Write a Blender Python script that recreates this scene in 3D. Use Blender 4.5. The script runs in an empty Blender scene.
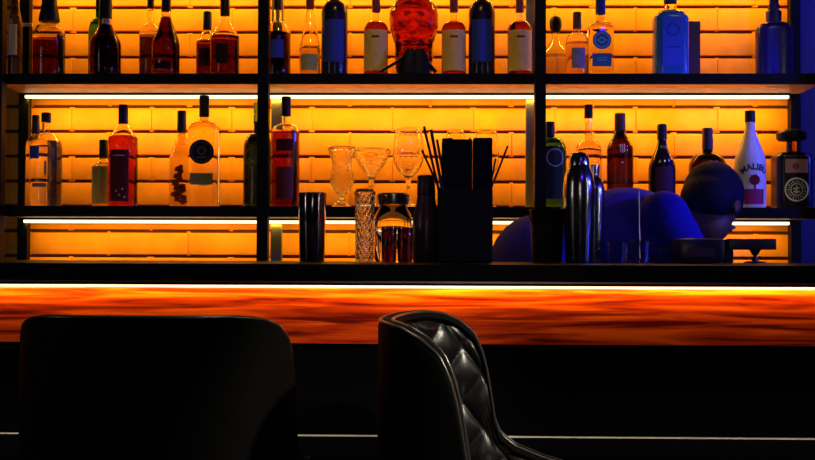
import bpy, bmesh, math, random
from mathutils import Vector, Matrix, noise
random.seed(7)
PI = math.pi
S = bpy.context.scene
C = S.collection

# ------------------------------------------------------------------ camera
H = 1.13; F = 1050.0; W_, H_ = 815, 460
yaw, pitch, roll = math.radians(1.2), math.radians(1.09), math.radians(0.2)
R = Matrix.Rotation(yaw, 3, 'Z') @ Matrix.Rotation(PI/2 + pitch, 3, 'X') @ Matrix.Rotation(roll, 3, 'Z')
cam = bpy.data.objects.new('camera', bpy.data.cameras.new('camera')); C.objects.link(cam)
cam.matrix_world = Matrix.Translation((0, 0, H)) @ R.to_4x4()
cam.data.sensor_width = 36; cam.data.lens = F/W_*36; cam.data.clip_start = .02
S.camera = cam

def P(px, py, Y):
    """point of the world on the depth plane y = Y that the photo shows at (px, py)"""
    d = R @ Vector(((px-W_/2)/F, -(py-H_/2)/F, -1))
    k = Y/d.y
    return Vector((d.x*k, Y, H + d.z*k))

# ------------------------------------------------------------------ world, exposure, large lights
S.view_settings.view_transform = 'Standard'; S.view_settings.look = 'None'
S.view_settings.exposure = 0; S.view_settings.gamma = 1
wd = bpy.data.worlds.new('world'); S.world = wd; wd.use_nodes = True
wd.node_tree.nodes['Background'].inputs[0].default_value = (.5, .4, .8, 1)
wd.node_tree.nodes['Background'].inputs[1].default_value = .002

def area(name, loc, target, sx, sy, power, col, spread=PI):
    l = bpy.data.lights.new(name, 'AREA'); l.shape = 'RECTANGLE'; l.size = sx; l.size_y = sy
    l.energy = power; l.color = col; l.spread = spread
    o = bpy.data.objects.new(name, l); C.objects.link(o); o.location = loc
    o.rotation_euler = (Vector(target)-Vector(loc)).to_track_quat('-Z', 'Y').to_euler()
    return o
def spot(name, loc, target, power, col, angle, size=.05, blend=.5):
    l = bpy.data.lights.new(name, 'SPOT'); l.energy = power; l.color = col
    l.spot_size = math.radians(angle); l.shadow_soft_size = size; l.spot_blend = blend
    o = bpy.data.objects.new(name, l); C.objects.link(o); o.location = loc
    o.rotation_euler = (Vector(target)-Vector(loc)).to_track_quat('-Z', 'Y').to_euler()
    return o
BLUE = (.04, .05, 1)
spot('blue_club_light', (2.7, 2.0, 1.85), (.7, 3.0, 1.25), 170, BLUE, 38, .06)
spot('blue_club_light', (1.0, .5, 2.45), (-.2, 3.0, 1.45), 7, (.10, .04, 1), 50, .06)
spot('blue_club_light', (1.9, 2.75, 2.3), (1.25, 3.4, 1.5), 45, BLUE, 60, .05)
spot('added_spot', (-.1, 2.1, 2.6), (-.1, 3.25, 1.45), 12, (1, .66, .18), 62, .05)  # unseen spot added to brighten the bottle labels
spot('added_spot', (1.15, 2.0, 2.6), (1.1, 3.25, 1.4), 9, (1, .80, .5), 45, .05)  # unseen spot added to lift the emblem and the right bay
spot('added_spot', (-.3, 2.12, 2.6), (-.38, 1.75, 1.0), 34, (1, .9, .78), 34, .03)  # unseen spot added to draw the bright rim of the left chair
for p in ((-2.5, .8, 1.6), (.35, -1.5, 1.6), (2.5, 1.2, 1.6)):
    area('added_streak_light', p, (.2, 2.8, 1.3), .03, 1.3, 3.0, (1, .88, .75))  # unseen upright lights added for the vertical streaks on the tins
spot('added_chair_spot', (1.25, .75, 2.1), (.06, 1.85, .88), 200, (1, .88, .68), 22, .04)  # unseen spot added for the highlights on the quilted lining
LED = (1, .50, .04)

# ------------------------------------------------------------------ materials
def mat(name, col, rough=.5, metal=0, trans=0, ior=1.45, spec=.5, emit=None, es=0, var=0, scale=40, bump=0, coat=0):
    m = bpy.data.materials.new(name); m.use_nodes = True
    nt = m.node_tree; b = nt.nodes['Principled BSDF']
    b.inputs['Base Color'].default_value = (*col, 1); b.inputs['Roughness'].default_value = rough
    b.inputs['Metallic'].default_value = metal; b.inputs['Transmission Weight'].default_value = trans
    b.inputs['IOR'].default_value = ior; b.inputs['Specular IOR Level'].default_value = spec
    b.inputs['Coat Weight'].default_value = coat
    if emit: b.inputs['Emission Color'].default_value = (*emit, 1); b.inputs['Emission Strength'].default_value = es
    if var or bump:
        tc = nt.nodes.new('ShaderNodeTexCoord'); n = nt.nodes.new('ShaderNodeTexNoise'); n.inputs['Scale'].default_value = scale
        n.inputs['Detail'].default_value = 5
        nt.links.new(tc.outputs['Object'], n.inputs['Vector'])
        if var:
            r = nt.nodes.new('ShaderNodeValToRGB')
            r.color_ramp.elements[0].position = .3; r.color_ramp.elements[1].position = .7
            r.color_ramp.elements[0].color = (*[c*(1-var) for c in col], 1)
            r.color_ramp.elements[1].color = (*[min(1, c*(1+var)) for c in col], 1)
            nt.links.new(n.outputs['Fac'], r.inputs['Fac']); nt.links.new(r.outputs['Color'], b.inputs['Base Color'])
        if bump:
            bp = nt.nodes.new('ShaderNodeBump'); bp.inputs['Strength'].default_value = bump; bp.inputs['Distance'].default_value = .004
            nt.links.new(n.outputs['Fac'], bp.inputs['Height']); nt.links.new(bp.outputs['Normal'], b.inputs['Normal'])
    return m
def glass(name, col, rough=.02, ior=1.4): return mat(name, col, rough, trans=1, ior=ior)

M_brick = mat('orange_brick', (.86, .36, .035), .85, spec=.05, var=.16, scale=9, bump=.5)
M_mortar = mat('brick_mortar', (.10, .03, .006), .95, var=.2, scale=60)
M_black = mat('black_metal', (.003, .003, .0035), .5, spec=.12, var=.3)
M_shelf = mat('lit_shelf_steel', (.68, .52, .26), .42, spec=.4, var=.25, scale=14)  # strip glow on the underside put into this warm base colour
M_backpost = mat('steel_post', (.16, .15, .10), .5, metal=.5, var=.1)
M_ledlamp = mat('led_diffuser', (.9, .9, .8), .5, emit=(1, .90, .55), es=1.6)
M_floor = mat('dark_floor', (.012, .010, .009), .5, var=.4)
M_wall = mat('dark_plaster', (.02, .016, .018), .85, var=.3)
M_bar = mat('black_stone_top', (.003, .003, .004), .35, spec=.08, var=.4)
M_edge = mat('brushed_edge_metal', (.45, .26, .24), .3, metal=1, var=.1)
M_steel = mat('polished_steel', (.5, .5, .52), .18, metal=1)
M_dsteel = mat('dark_steel', (.38, .28, .32), .1, metal=1)
M_leather = mat('black_leather', (.004, .004, .005), .33, spec=.6, bump=.05, scale=220)
M_leather_out = mat('black_leather_shell', (.003, .003, .003), .7, spec=.04, bump=.05, scale=220)
M_piping = mat('piping_leather', (.02, .02, .02), .28, spec=.9)
M_cap = mat('black_cap', (.008, .006, .010), .4, spec=.3)
M_redcap = mat('red_capsule', (.20, .01, .008), .45)
M_gold = mat('gold_foil', (.75, .48, .16), .3, metal=1)
M_plastic = mat('black_plastic', (.004, .004, .005), .5, spec=.2)
M_purple = mat('plum_plastic', (.05, .015, .04), .45)
M_clear = glass('clear_glass', (.97, .97, .93), 0, 1.52)
M_stem = glass('stem_glass', (.98, .98, .95), 0, 1.55)

# wood of the bar front
def wood():
    m = mat('red_grained_wood', (.5, .13, .02), .5, spec=.08)
    nt = m.node_tree; b = nt.nodes['Principled BSDF']
    tc = nt.nodes.new('ShaderNodeTexCoord'); mp = nt.nodes.new('ShaderNodeMapping'); mp.inputs['Scale'].default_value = (1.3, 1, 26)
    n = nt.nodes.new('ShaderNodeTexNoise'); n.inputs['Scale'].default_value = 2.2; n.inputs['Detail'].default_value = 8; n.inputs['Distortion'].default_value = .9
    r = nt.nodes.new('ShaderNodeValToRGB')
    e = r.color_ramp.elements; e[0].position = .36; e[0].color = (.09, .003, .001, 1); e[1].position = .62; e[1].color = (.62, .072, .004, 1)
    e2 = r.color_ramp.elements.new(.5); e2.color = (.36, .024, .002, 1)
    for a, c in ((tc.outputs['Object'], mp.inputs['Vector']), (mp.outputs['Vector'], n.inputs['Vector']), (n.outputs['Fac'], r.inputs['Fac']), (r.outputs['Color'], b.inputs['Base Color'])):
        nt.links.new(a, c)
    return m
M_wood = wood()

# ------------------------------------------------------------------ mesh helpers
def tag(o, label=None, cat=None, group=None, kind=None):
    if label: o['label'] = label
    if cat: o['category'] = cat
    if group: o['group'] = group
    if kind: o['kind'] = kind
    return o
def finish(name, bm, mats, parent=None, smooth=True, angle=35, recalc=True):
    if recalc: bmesh.ops.recalc_face_normals(bm, faces=bm.faces)
    me = bpy.data.meshes.new(name); bm.to_mesh(me); bm.free()
    for m in (mats if isinstance(mats, (list, tuple)) else [mats]): me.materials.append(m)
    if smooth:
        for p in me.polygons: p.use_smooth = True
        me.set_sharp_from_angle(angle=math.radians(angle))
    o = bpy.data.objects.new(name, me); C.objects.link(o)
    if parent: o.parent = parent
    return o
def root(name, loc, label, cat, group=None, rz=0):
    o = bpy.data.objects.new(name, None); C.objects.link(o); o.location = loc; o.rotation_euler = (0, 0, rz)
    o.empty_display_size = .05
    return tag(o, label, cat, group)
def box(bm, a, b, bev=0, mi=0):
    n0 = len(bm.verts)
    r = bmesh.ops.create_cube(bm, size=1); vs = r['verts']
    for v in vs: v.co = Vector([(a[i]+b[i])/2 + v.co[i]*(b[i]-a[i]) for i in range(3)])
    if bev:
        es = list({e for v in vs for e in v.link_edges})
        bmesh.ops.bevel(bm, geom=es, offset=bev, segments=2, affect='EDGES', profile=.6)
def tube(bm, pts, r, seg=10, cap=True):
    """round tube through points; r a number or list"""
    pts = [Vector(p) for p in pts]; rs = r if isinstance(r, (list, tuple)) else [r]*len(pts)
    rings = []; up = Vector((0, 0, 1))
    prev = None
    for i, p in enumerate(pts):
        t = (pts[min(i+1, len(pts)-1)]-pts[max(i-1, 0)]).normalized()
        if prev is None:
            u = t.cross(up); u = u if u.length > .05 else t.cross(Vector((1, 0, 0)))
        else: u = prev - t*prev.dot(t)
        u.normalize(); prev = u; w = t.cross(u)
        rings.append([bm.verts.new(p + (u*math.cos(a)+w*math.sin(a))*rs[i]) for a in [2*PI*k/seg for k in range(seg)]])
    for A, B in zip(rings, rings[1:]):
        for k in range(seg): bm.faces.new((A[k], A[(k+1) % seg], B[(k+1) % seg], B[k]))
    if cap:
        bm.faces.new(rings[0][::-1]); bm.faces.new(rings[-1])
def lathe(bm, prof, seg=40, cx=0, cy=0, fill_z=None, sq=1.0, close=True):
    """prof: (z, r[, n]) bottom to top; n superellipse exponent; sq depth ratio; faces above fill_z get slot 1"""
    rings = []
    for q in prof:
        z, r = q[0], q[1]; n = q[2] if len(q) > 2 else 2
        ring = []
        for k in range(seg):
            a = 2*PI*(k+.5)/seg; c, s = math.cos(a), math.sin(a)
            f = (abs(c)**n+abs(s)**n)**(-1/n)
            ring.append(bm.verts.new((cx+r*f*c, cy+r*f*s*(sq if n > 2.01 else 1), z)))
        rings.append(ring)
    for (A, B, q) in zip(rings, rings[1:], prof[1:]):
        for k in range(seg):
            f = bm.faces.new((A[k], A[(k+1) % seg], B[(k+1) % seg], B[k]))
            if fill_z is not None and q[0] > fill_z+1e-5: f.material_index = 1
    if close:
        bm.faces.new(rings[0][::-1]); f = bm.faces.new(rings[-1])
        if fill_z is not None: f.material_index = 1
def wrap_poly(bm, polys, r, z0, thick=.0006, flat=False, step=.003):
    """polys: list of 2D loops (u, v); pressed on a cylinder of radius r facing -Y around height z0"""
    for loop in polys:
        vs = [bm.verts.new((u, 0, v)) for u, v in loop]
        f = bm.faces.new(vs)
        ret = bmesh.ops.extrude_face_region(bm, geom=[f])
        for g in ret['geom']:
            if isinstance(g, bmesh.types.BMVert): g.co.y = -thick
    for v in bm.verts:
        u, t, w = v.co
        if flat: v.co = Vector((u, -r+t, z0+w))
        else: v.co = Vector(((r-t)*math.sin(u/r), -(r-t)*math.cos(u/r), z0+w))
def circle2(cx, cy, r, n=28): return [(cx+r*math.cos(2*PI*k/n), cy+r*math.sin(2*PI*k/n)) for k in range(n)]
def rect_strips(u0, u1, v0, v1, n=14):
    return [[(u0+(u1-u0)*i/n, v0), (u0+(u1-u0)*(i+1)/n, v0), (u0+(u1-u0)*(i+1)/n, v1), (u0+(u1-u0)*i/n, v1)] for i in range(n)]
def ring2(cx, cy, ri, ro, n=28):
    out = []
    for k in range(n):
        a, b = 2*PI*k/n, 2*PI*(k+1)/n
        out.append([(cx+ri*math.cos(a), cy+ri*math.sin(a)), (cx+ro*math.cos(a), cy+ro*math.sin(a)), (cx+ro*math.cos(b), cy+ro*math.sin(b)), (cx+ri*math.cos(b), cy+ri*math.sin(b))])
    return out
def bake(o):
    dg = bpy.context.evaluated_depsgraph_get(); me = bpy.data.meshes.new_from_object(o.evaluated_get(dg))
    return me

# ------------------------------------------------------------------ the room
YS, YB, YW = 3.20, 3.40, 3.50          # shelf front, shelf back, wall face
def struct(name, a, b, m):
    bm = bmesh.new(); box(bm, a, b); return tag(finish(name, bm, m, smooth=False), kind='structure')
struct('floor', (-3, -2, -.05), (3, 3.7, 0), M_floor)
struct('ceiling', (-3, -2, 2.9), (3, 3.7, 2.95), M_wall)
struct('wall_left', (-3.05, -2, 0), (-3, 3.7, 2.9), M_wall)
struct('wall_right', (3, -2, 0), (3.05, 3.7, 2.9), M_wall)
struct('wall_front', (-3, -2.05, 0), (3, -2, 2.9), M_wall)
# brick wall: recessed mortar bed with every brick standing proud
bm = bmesh.new()
box(bm, (-3, YW+.014, 0), (3, 3.7, 2.9))
sc = YW/F; ph = 25.1*sc; pw = 81*sc; g = .011
zj = P(407, 257, YW).z; xa = P(108, 257, YW).x
rb = random.Random(3)
for r_ in range(-2, 17):
    z0 = zj + r_*ph
    off = 0 if r_ % 2 == 0 else -.47*pw
    for c in range(-5, 14):
        x0 = xa + off + c*pw
        if x0 < -1.75 or x0 > 1.75: continue
        dy = rb.uniform(-.0018, .0018)
        box(bm, (x0+.0012, YW+dy, z0+g/2), (x0+pw-.0012, YW+.02, z0+ph-g/2), .0028)
        jw = rb.uniform(.004, .012); jb = rb.uniform(-.001, .003)      # joint filled nearly flush with mortar
        box(bm, (x0-jw, YW+.0035, z0+jb), (x0+jw*.8, YW+.02, z0+ph-jb), .001)
wl = finish('wall_back', bm, M_brick, smooth=True, angle=30)
tag(wl, kind='structure')
wl.data.materials.append(M_mortar)
for p in wl.data.polygons:
    if p.center.y > YW+.0125 and p.normal.y < -.9: p.material_index = 1

# ------------------------------------------------------------------ shelf unit
ztop = P(407, 74, YS).z; zt0 = P(407, 84, YS).z
zmid = P(407, 207, YS).z; zm0 = P(407, 217, YS).z
zbar = H-.03
XL = P(-3, 97, YS).x; XR = P(823, 97, YS).x
su = root('shelf_unit', ((XL+XR)/2, YS, 0), 'black steel back-bar shelf unit with glowing light strips against the brick wall', 'shelving')
def part(name, bm, m, parent, **k):
    o = finish(name, bm, m, parent, **k)
    if parent: o.matrix_parent_inverse = Matrix.Translation(-parent.location)
    return o
zup = ztop + .40
for z0, z1 in ((zt0, ztop), (zm0, zmid), (zup-.03, zup)):
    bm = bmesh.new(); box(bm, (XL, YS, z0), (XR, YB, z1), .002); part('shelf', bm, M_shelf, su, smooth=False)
    bm = bmesh.new(); box(bm, (XL, YS-.004, z0-.001), (XR, YS, z1+.001)); part('shelf_edge', bm, M_black, su, smooth=False)
    # light profile under the rear edge
    x0, x1 = XL+.045, P(788, 97, YB).x
    x0 = P(26, 97, YB).x
    zc = z0 - .012
    bm = bmesh.new(); box(bm, (x0, YB-.012, zc-.0045), (x1, YB+.002, zc+.0055), .002)
    part('light_strip', bm, M_ledlamp, su, smooth=False)
    bm = bmesh.new(); box(bm, (x0-.004, YB-.014, zc+.006), (x1+.004, YB+.004, z0+.001)); part('strip_channel', bm, M_black, su, smooth=False)
    pw_ = 8 if z0 > 1.8 else (7.5 if z0 > 1.5 else 3.6)
    a = area('strip_area_light', ((x0+x1)/2, YB+.004, zc-.008), ((x0+x1)/2, YB+.035, zc-.108), x1-x0, .012, pw_, LED)
def post(pxa, pxb, Y, m, name='post', z1=zup, d=.035):
    a, b = P(pxa, 150, Y).x, P(pxb, 150, Y).x
    bm = bmesh.new(); box(bm, (a, Y, zbar-.0215), (b, Y+d, z1), .001); return part(name, bm, m, su, smooth=False)
YP = YS-.042
for a, b in ((-10, 1), (257, 268), (535, 546), (820, 832)): post(a, b, YP, M_black)
for a, b, m in ((18, 28, M_black), (271, 282, M_backpost), (526, 536, M_backpost), (791, 801, M_black)):
    post(a, b, YB+.006, m, 'rear_post', d=.022)
# closing side panels between rear posts and wall
for px, s in ((21, -1), (797, 1)):
    x = P(px, 150, YB+.02).x
    bm = bmesh.new(); box(bm, (x-.004, YB+.028, zbar-.0215), (x+.004, YW-.003, zup)); part('side_panel', bm, M_black, su, smooth=False)
# small pale clamp round the left rear post
bm = bmesh.new(); a = P(17, 23.5, YB); b = P(32, 25, YB)
box(bm, (a.x, YB-.0, b.z-.004), (b.x, YB+.006, a.z+.002), .001)
part('post_clamp', bm, mat('clamp_metal', (.8, .7, .6), .4, metal=.5), su, smooth=False)

# plain pier closing the shelf on the right
x = P(803, 150, YB-.02).x
pm = mat('blue_lit_pier', (.008, .006, .13), .6, var=.12, scale=4)  # blue light falling on the pier is put into its base colour
struct('trim_1', (x, YB+.03, zbar-.0215), (x+.5, YW-.004, 2.9), pm)

# ------------------------------------------------------------------ back counter
bm = bmesh.new(); box(bm, (-1.9, 3.13, zbar-.06), (1.9, YW-.005, zbar-.022), .002)
bc = root('back_counter', (0, 3.3, 0), 'black work counter along the brick wall beneath the shelf unit', 'counter')
part('worktop', bm, M_bar, bc, smooth=False)
for x0 in (-1.9, -.95, .0, .95):
    bm = bmesh.new(); box(bm, (x0, 3.24, 0), (x0+.946, YW-.005, zbar-.061)); part('cabinet_body', bm, M_black, bc, smooth=False)

# ------------------------------------------------------------------ bar counter
YF = 2.20
bar = root('bar_counter', (0, 2.45, 0), 'long bar counter with black top, glowing edge strip and red grained wood front', 'bar counter')
def bz(py, Y=YF): return P(407, py, Y).z
bm = bmesh.new(); box(bm, (-2.2, YF, bz(281.2)), (2.2, 2.74, zbar), .002); part('bar_top', bm, M_bar, bar, smooth=False)
bm = bmesh.new(); box(bm, (-2.2, YF-.002, bz(283.2)), (2.2, YF+.03, bz(281.4))); part('edge_trim', bm, M_edge, bar, smooth=False)
bm = bmesh.new(); box(bm, (-2.2, YF-.003, bz(285.6)), (2.2, YF+.05, bz(283.4))); part('light_channel', bm, M_black, bar, smooth=False)
bm = bmesh.new(); box(bm, (-2.2, YF-.001, bz(288.2)), (2.2, YF+.004, bz(285.8)), .001); part('light_strip', bm, M_ledlamp, bar, smooth=False)
bm = bmesh.new(); box(bm, (-2.2, YF+.05, bz(346)), (2.2, 2.68, bz(282))); part('wood_apron', bm, M_wood, bar, smooth=False)
bm = bmesh.new(); box(bm, (-2.2, YF+.062, 0), (2.2, 2.66, bz(346))); part('lower_panel', bm, mat('matte_black_panel', (.0015, .0015, .002), .9, spec=.02), bar, smooth=False)
bm = bmesh.new(); z = bz(441); box(bm, (-2.2, YF+.056, z-.0014), (2.2, YF+.064, z+.0014)); part('metal_line', bm, mat('line_metal', (.9, .85, .8), .35, metal=.6, emit=None), bar, smooth=False)
area('strip_area_light', (0, YF+.034, bz(288.0)), (0, YF+.052, bz(288.0)-.006), 4.3, .007, 8.5, (1, .74, .06))
area('strip_area_light', (0, YF+.020, .7), (0, YF+.058, z), 4.3, .006, .8, (1, .9, .8))  # no strip here: unseen light added to brighten the metal line

# ------------------------------------------------------------------ bottles
def style(kind, hw, y0, sh, nk, top, nw, n=2):
    """profile in photo pixels: base y0, body up to sh, shoulder to nk, neck to top"""
    p = [(y0, hw*.86, n), (y0-1.0, hw*.97, n), (y0-2.5, hw, n)]
    steps = 6
    for k in range(1, steps): p.append((y0-2.5+(sh-y0+2.5)*k/steps, hw, n))
    p.append((sh, hw, n))
    for k in range(1, 13):
        t = k/12
        if kind == 'round': f = math.sqrt(max(0, 1-t*t))
        elif kind == 'cone': f = 1-t if t > .12 else 1-t*.6
        elif kind == 'slope': f = (1+math.cos(PI*t))/2
        else: f = 1-t
        nn = n+(2-n)*min(1, t*1.6)
        p.append((sh+(nk-sh)*t, nw+(hw-nw)*f, max(2, nn)))
    for k in range(1, 5): p.append((nk+(top-nk)*k/4, nw*(1 if k < 4 else .97), 2))
    return p

SHELF = {'T': ztop, 'M': zmid, 'B': zbar, 'K': zbar-.022}
def bottle(name, label, cx, Y, on, kind, hw, sh, nk, top, nw, n=2, sq=.75, fill=None, body=None, upper=None, cap=None, capm=None, group=None, cat='bottle', collar=None):
    zs = SHELF[on]; c = P(cx, 150, Y); s = Y/F
    zof = lambda y: P(cx, y, Y).z - zs
    # base pixel for this depth
    y0 = 150 + (P(cx, 150, Y).z - zs)/s
    rt = root(name, (c.x, Y, zs+.0005), label, cat, group)
    prof = [(max(0, zof(y)) if i else 0, r*s, nn) for i, (y, r, nn) in enumerate(style(kind, hw, y0, sh, nk, top, nw, n))]
    bm = bmesh.new(); fz = zof(fill) if fill is not None else None
    if fz is not None:      # put a ring exactly on the fill line
        for i in range(len(prof)-1):
            if prof[i][0] < fz < prof[i+1][0]:
                t = (fz-prof[i][0])/(prof[i+1][0]-prof[i][0])
                prof.insert(i+1, (fz, prof[i][1]+(prof[i+1][1]-prof[i][1])*t, prof[i][2])); break
    lathe(bm, prof, 44, fill_z=fz, sq=sq)
    bmesh.ops.recalc_face_normals(bm, faces=bm.faces)
    if body.node_tree.nodes['Principled BSDF'].inputs['Transmission Weight'].default_value > .9:
        # the air above the liquid: an inward facing wall inside the glass
        zf_ = fz if fz is not None else zof(sh+(nk-sh)*.45)
        th = .0026; cav = [(z, r-th, n_) for z, r, n_ in prof if z > zf_+.001 and z < prof[-1][0]-.006 and r > th*1.6]
        if len(cav) > 3:
            n0 = len(bm.faces); bm.faces.ensure_lookup_table()
            b2 = bmesh.new(); lathe(b2, cav, 44, sq=sq); bmesh.ops.recalc_face_normals(b2, faces=b2.faces)
            bmesh.ops.reverse_faces(b2, faces=b2.faces)
            for f in b2.faces: f.material_index = 1
            tmp = bpy.data.meshes.new('tmp'); b2.to_mesh(tmp); b2.free(); bm.from_mesh(tmp); bpy.data.meshes.remove(tmp)
    finish('glass_body', bm, [body, upper or body], rt, angle=50, recalc=False)
    if cap:
        bm = bmesh.new(); q = [(zof(y), r*s) for y, r in cap]
        lathe(bm, q, 28); finish('cap', bm, capm or M_cap, rt, angle=40)
    if collar:
        y1, y2, r = collar[:3]
        bm = bmesh.new(); lathe(bm, [(zof(y1), r*s), (zof(y2), r*s)], 28); finish('neck_collar', bm, collar[3], rt)
    rt['_s'] = s
    def lab(mt, y1, y2, u=None, r=None, polys=None, zc=None, nm='label', flat=False, lift=.0008):
        rr = (r if r else hw)*s*(sq if flat and sq else 1) + lift
        bm = bmesh.new()
        if polys is None:
            uu = (u if u else hw*.95)*s
            if not flat: uu = min(uu, rr*1.35)
            wrap_poly(bm, rect_strips(-uu, uu, zof(y1), zof(y2)), rr, 0, flat=flat)
        else: wrap_poly(bm, polys(s), rr, zof(zc), flat=flat)
        return finish(nm, bm, mt, rt, smooth=False)
    del rt['_s']
    return rt, lab, s, zof

def capp(x1, x2, y1, y2):      # simple cap from half width, bottom and top
    h = (x2-x1)/2
    return [(y2, h), (y2-.5, h*1.02), (y1+1, h), (y1, h*.9)]
G = {}
def gl(key, col, rough=.03, ior=1.38):
    if key not in G: G[key] = glass(key+'_glass', col, rough, ior)
    return G[key]
ruby = gl('ruby', (.16, .012, .005)); wine = gl('wine', (.07, .004, .003)); dark = gl('dark_wine', (.04, .004, .005))
amber = gl('amber', (.55, .16, .02)); green = gl('green', (.035, .20, .02)); clearb = gl('pale', (.85, .78, .5))
clear2 = gl('clear_bright', (.98, .97, .9), 0, 1.52); olive = gl('olive', (.45, .38, .10)); blueg = mat('azure_glass', (.02, .16, .62), .15, trans=.35)
ink = mat('ink_bottle', (.010, .006, .020), .22, spec=.5); inkred = mat('crimson_paper', (.10, .008, .012), .6)
cream = mat('cream_paper', (.78, .52, .12), .7, var=.1); palelab = mat('pale_label', (.36, .36, .12), .7, var=.12)
navy = mat('navy_label', (.03, .05, .30), .5); bluelab = mat('blue_label', (.04, .10, .55), .5); teal = mat('teal_label', (.03, .16, .26), .6)
darklab = mat('dark_label', (.02, .006, .006), .6); grey = mat('grey_label', (.25, .22, .28), .6, var=.2)
white = mat('white_coated', (.78, .74, .66), .32); ivory = mat('ivory_print', (.72, .66, .5), .6); maroon = mat('maroon_print', (.20, .015, .02), .6)

# top shelf
rt, lab, s, zf = bottle('liquor_bottle', 'squat dark red bottle with a broad black flared stopper, beside the left shelf post', 48, 3.27, 'T', 'round', 15.5, 36, 24, 18, 5, n=3, sq=.7, fill=39, body=wine, upper=clear2, cap=[(22, 10), (20, 10.5), (4, 7.5), (-3, 7)])
rt, lab, s, zf = bottle('liquor_bottle', 'round shouldered green bottle half hidden behind the gold collared red bottle', 99, 3.352, 'T', 'round', 11.5, 34, 18, 4, 4.5, body=green, cap=capp(95, 104, -2, 8))
rt, lab, s, zf = bottle('liquor_bottle', 'dark red bottle with a gold neck collar in front of the green bottle', 104.5, 3.25, 'T', 'slope', 15.5, 46, 22, 12, 6, fill=38, body=wine, upper=ruby, cap=[(20, 6.3), (8, 6.3), (-10, 6)], collar=(25.5, 20, 6.6, M_gold))
rt, lab, s, zf = bottle('liquor_bottle', 'brown bottle with clear neck partly behind the tall round shouldered red bottle', 149.5, 3.345, 'T', 'round', 11, 33, 24, 6, 3.4, fill=36, body=gl('brown', (.05, .012, .003)), upper=clear2, cap=capp(146, 153, -3, 9))
rt, lab, s, zf = bottle('liquor_bottle', 'tall sloping shouldered dark red bottle, second cap left of the cone neck bottle', 165, 3.25, 'T', 'slope', 13.8, 48, 12, 6, 4.6, fill=18, body=wine, upper=clear2, cap=capp(160, 169.5, -8, 12))
lab(darklab, 71, 63, 9)
lab(ivory, 66, 62, None, None, lambda s: [circle2(-3*s, 0, 1.2*s)], 64, 'seal', lift=.0018)
rt, lab, s, zf = bottle('liquor_bottle', 'small dark red bottle with black cap tucked beside the cone neck bottle', 206.5, 3.335, 'T', 'cone', 11, 42, 30, 18, 3.6, fill=43, body=wine, upper=clear2, cap=capp(203, 211.5, 12, 30))
lab(darklab, 68, 50, 6)
rt, lab, s, zf = bottle('liquor_bottle', 'conical clear necked bottle of dark red liquor left of the second post', 224, 3.25, 'T', 'cone', 14.5, 37, 17, 8, 3.8, fill=38, body=wine, upper=clear2, cap=capp(219, 228.5, -6, 16))
lab(darklab, 66, 46, 6)
rt, lab, s, zf = bottle('liquor_bottle', 'dark bottle with a bluish label directly behind the second post on the top shelf', 277, 3.29, 'T', 'round', 13, 36, 22, 4, 4, body=dark, upper=clear2, fill=34, cap=capp(272, 281, -10, 10))
lab(navy, 60, 42, 8)
rt, lab, s, zf = bottle('liquor_bottle', 'slender clear conical bottle with a red cap right of the second post', 309.5, 3.27, 'T', 'cone', 10.5, 50, 10, 4, 3.6, fill=50, body=gl('straw', (.7, .55, .25)), upper=clear2, cap=capp(305.5, 314, -10, 9), capm=M_redcap)
lab(palelab, 72, 56, 9)
def tall_ink(cx, label):
    rt, lab, s, zf = bottle('wine_bottle', label, cx, 3.27, 'T', 'round', 13.3, 15, 1, -30, 5, body=ink, cap=capp(cx-5, cx+5, -34, -14), group='tall ink dark bottles on the top shelf')
    lab(navy, 64, 22, 11)
    return rt
tall_ink(334, 'tall ink dark bottle with violet front left of the red skull')
tall_ink(481.5, 'tall ink dark bottle with violet front right of the red skull')
def cream_bottle(cx, label):
    rt, lab, s, zf = bottle('liquor_bottle', label, cx, 3.27, 'T', 'round', 12.2, 31, 21, 8, 3.2, body=gl('scarlet', (.22, .012, .008)), upper=clear2, fill=24, cap=capp(cx-4.2, cx+4.2, -8, 12.5), capm=M_redcap, group='cream labelled bottles with red caps')
    lab(cream, 72.5, 32, 14)
    lab(maroon, 44, 40, None, None, lambda s: rect_strips(-4*s, 4*s, -1.0*s, 1.0*s, 6), 39, 'print', lift=.0018)
    return rt
cream_bottle(375.5, 'red capped bottle with tall cream label just left of the red skull')
cream_bottle(453.5, 'red capped bottle with tall cream label between the red skull and the dark bottle')
cream_bottle(519.5, 'red capped bottle with tall cream label beside the third post')
rt, lab, s, zf = bottle('liquor_bottle', 'round stoppered bulbous clear bottle right of the third post', 555.5, 3.345, 'T', 'slope', 16, 58, 37, 28, 3.6, body=gl('lilac', (.62, .5, .55), .12), upper=clear2, fill=57, cap=[(33, 3.6), (30, 5), (27, 6), (22, 6.2), (18, 5), (16, 2)])
rt, lab, s, zf = bottle('liquor_bottle', 'small clear bottle with a dark red cap left of the blue medallion bottle', 577, 3.25, 'T', 'round', 11.5, 44, 33, 24, 3.4, body=gl('rosy', (.7, .5, .5), .1), upper=clear2, fill=44, cap=capp(572.5, 581, 12.5, 29), capm=mat('brown_cap', (.10, .02, .01), .5))
lab(grey, 70, 50, 7)
rt, lab, s, zf = bottle('liquor_bottle', 'rectangular clear bottle with a round blue medallion label and blue band', 600.5, 3.25, 'T', 'round', 12.6, 29, 22, 12, 4.2, n=5, sq=.7, body=clearb, cap=capp(596, 606, -6, 14.5), capm=navy)
lab(teal, 42, 42, None, None, lambda s: [circle2(0, 0, 9.2*s)], 42, 'medallion', True)
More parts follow.
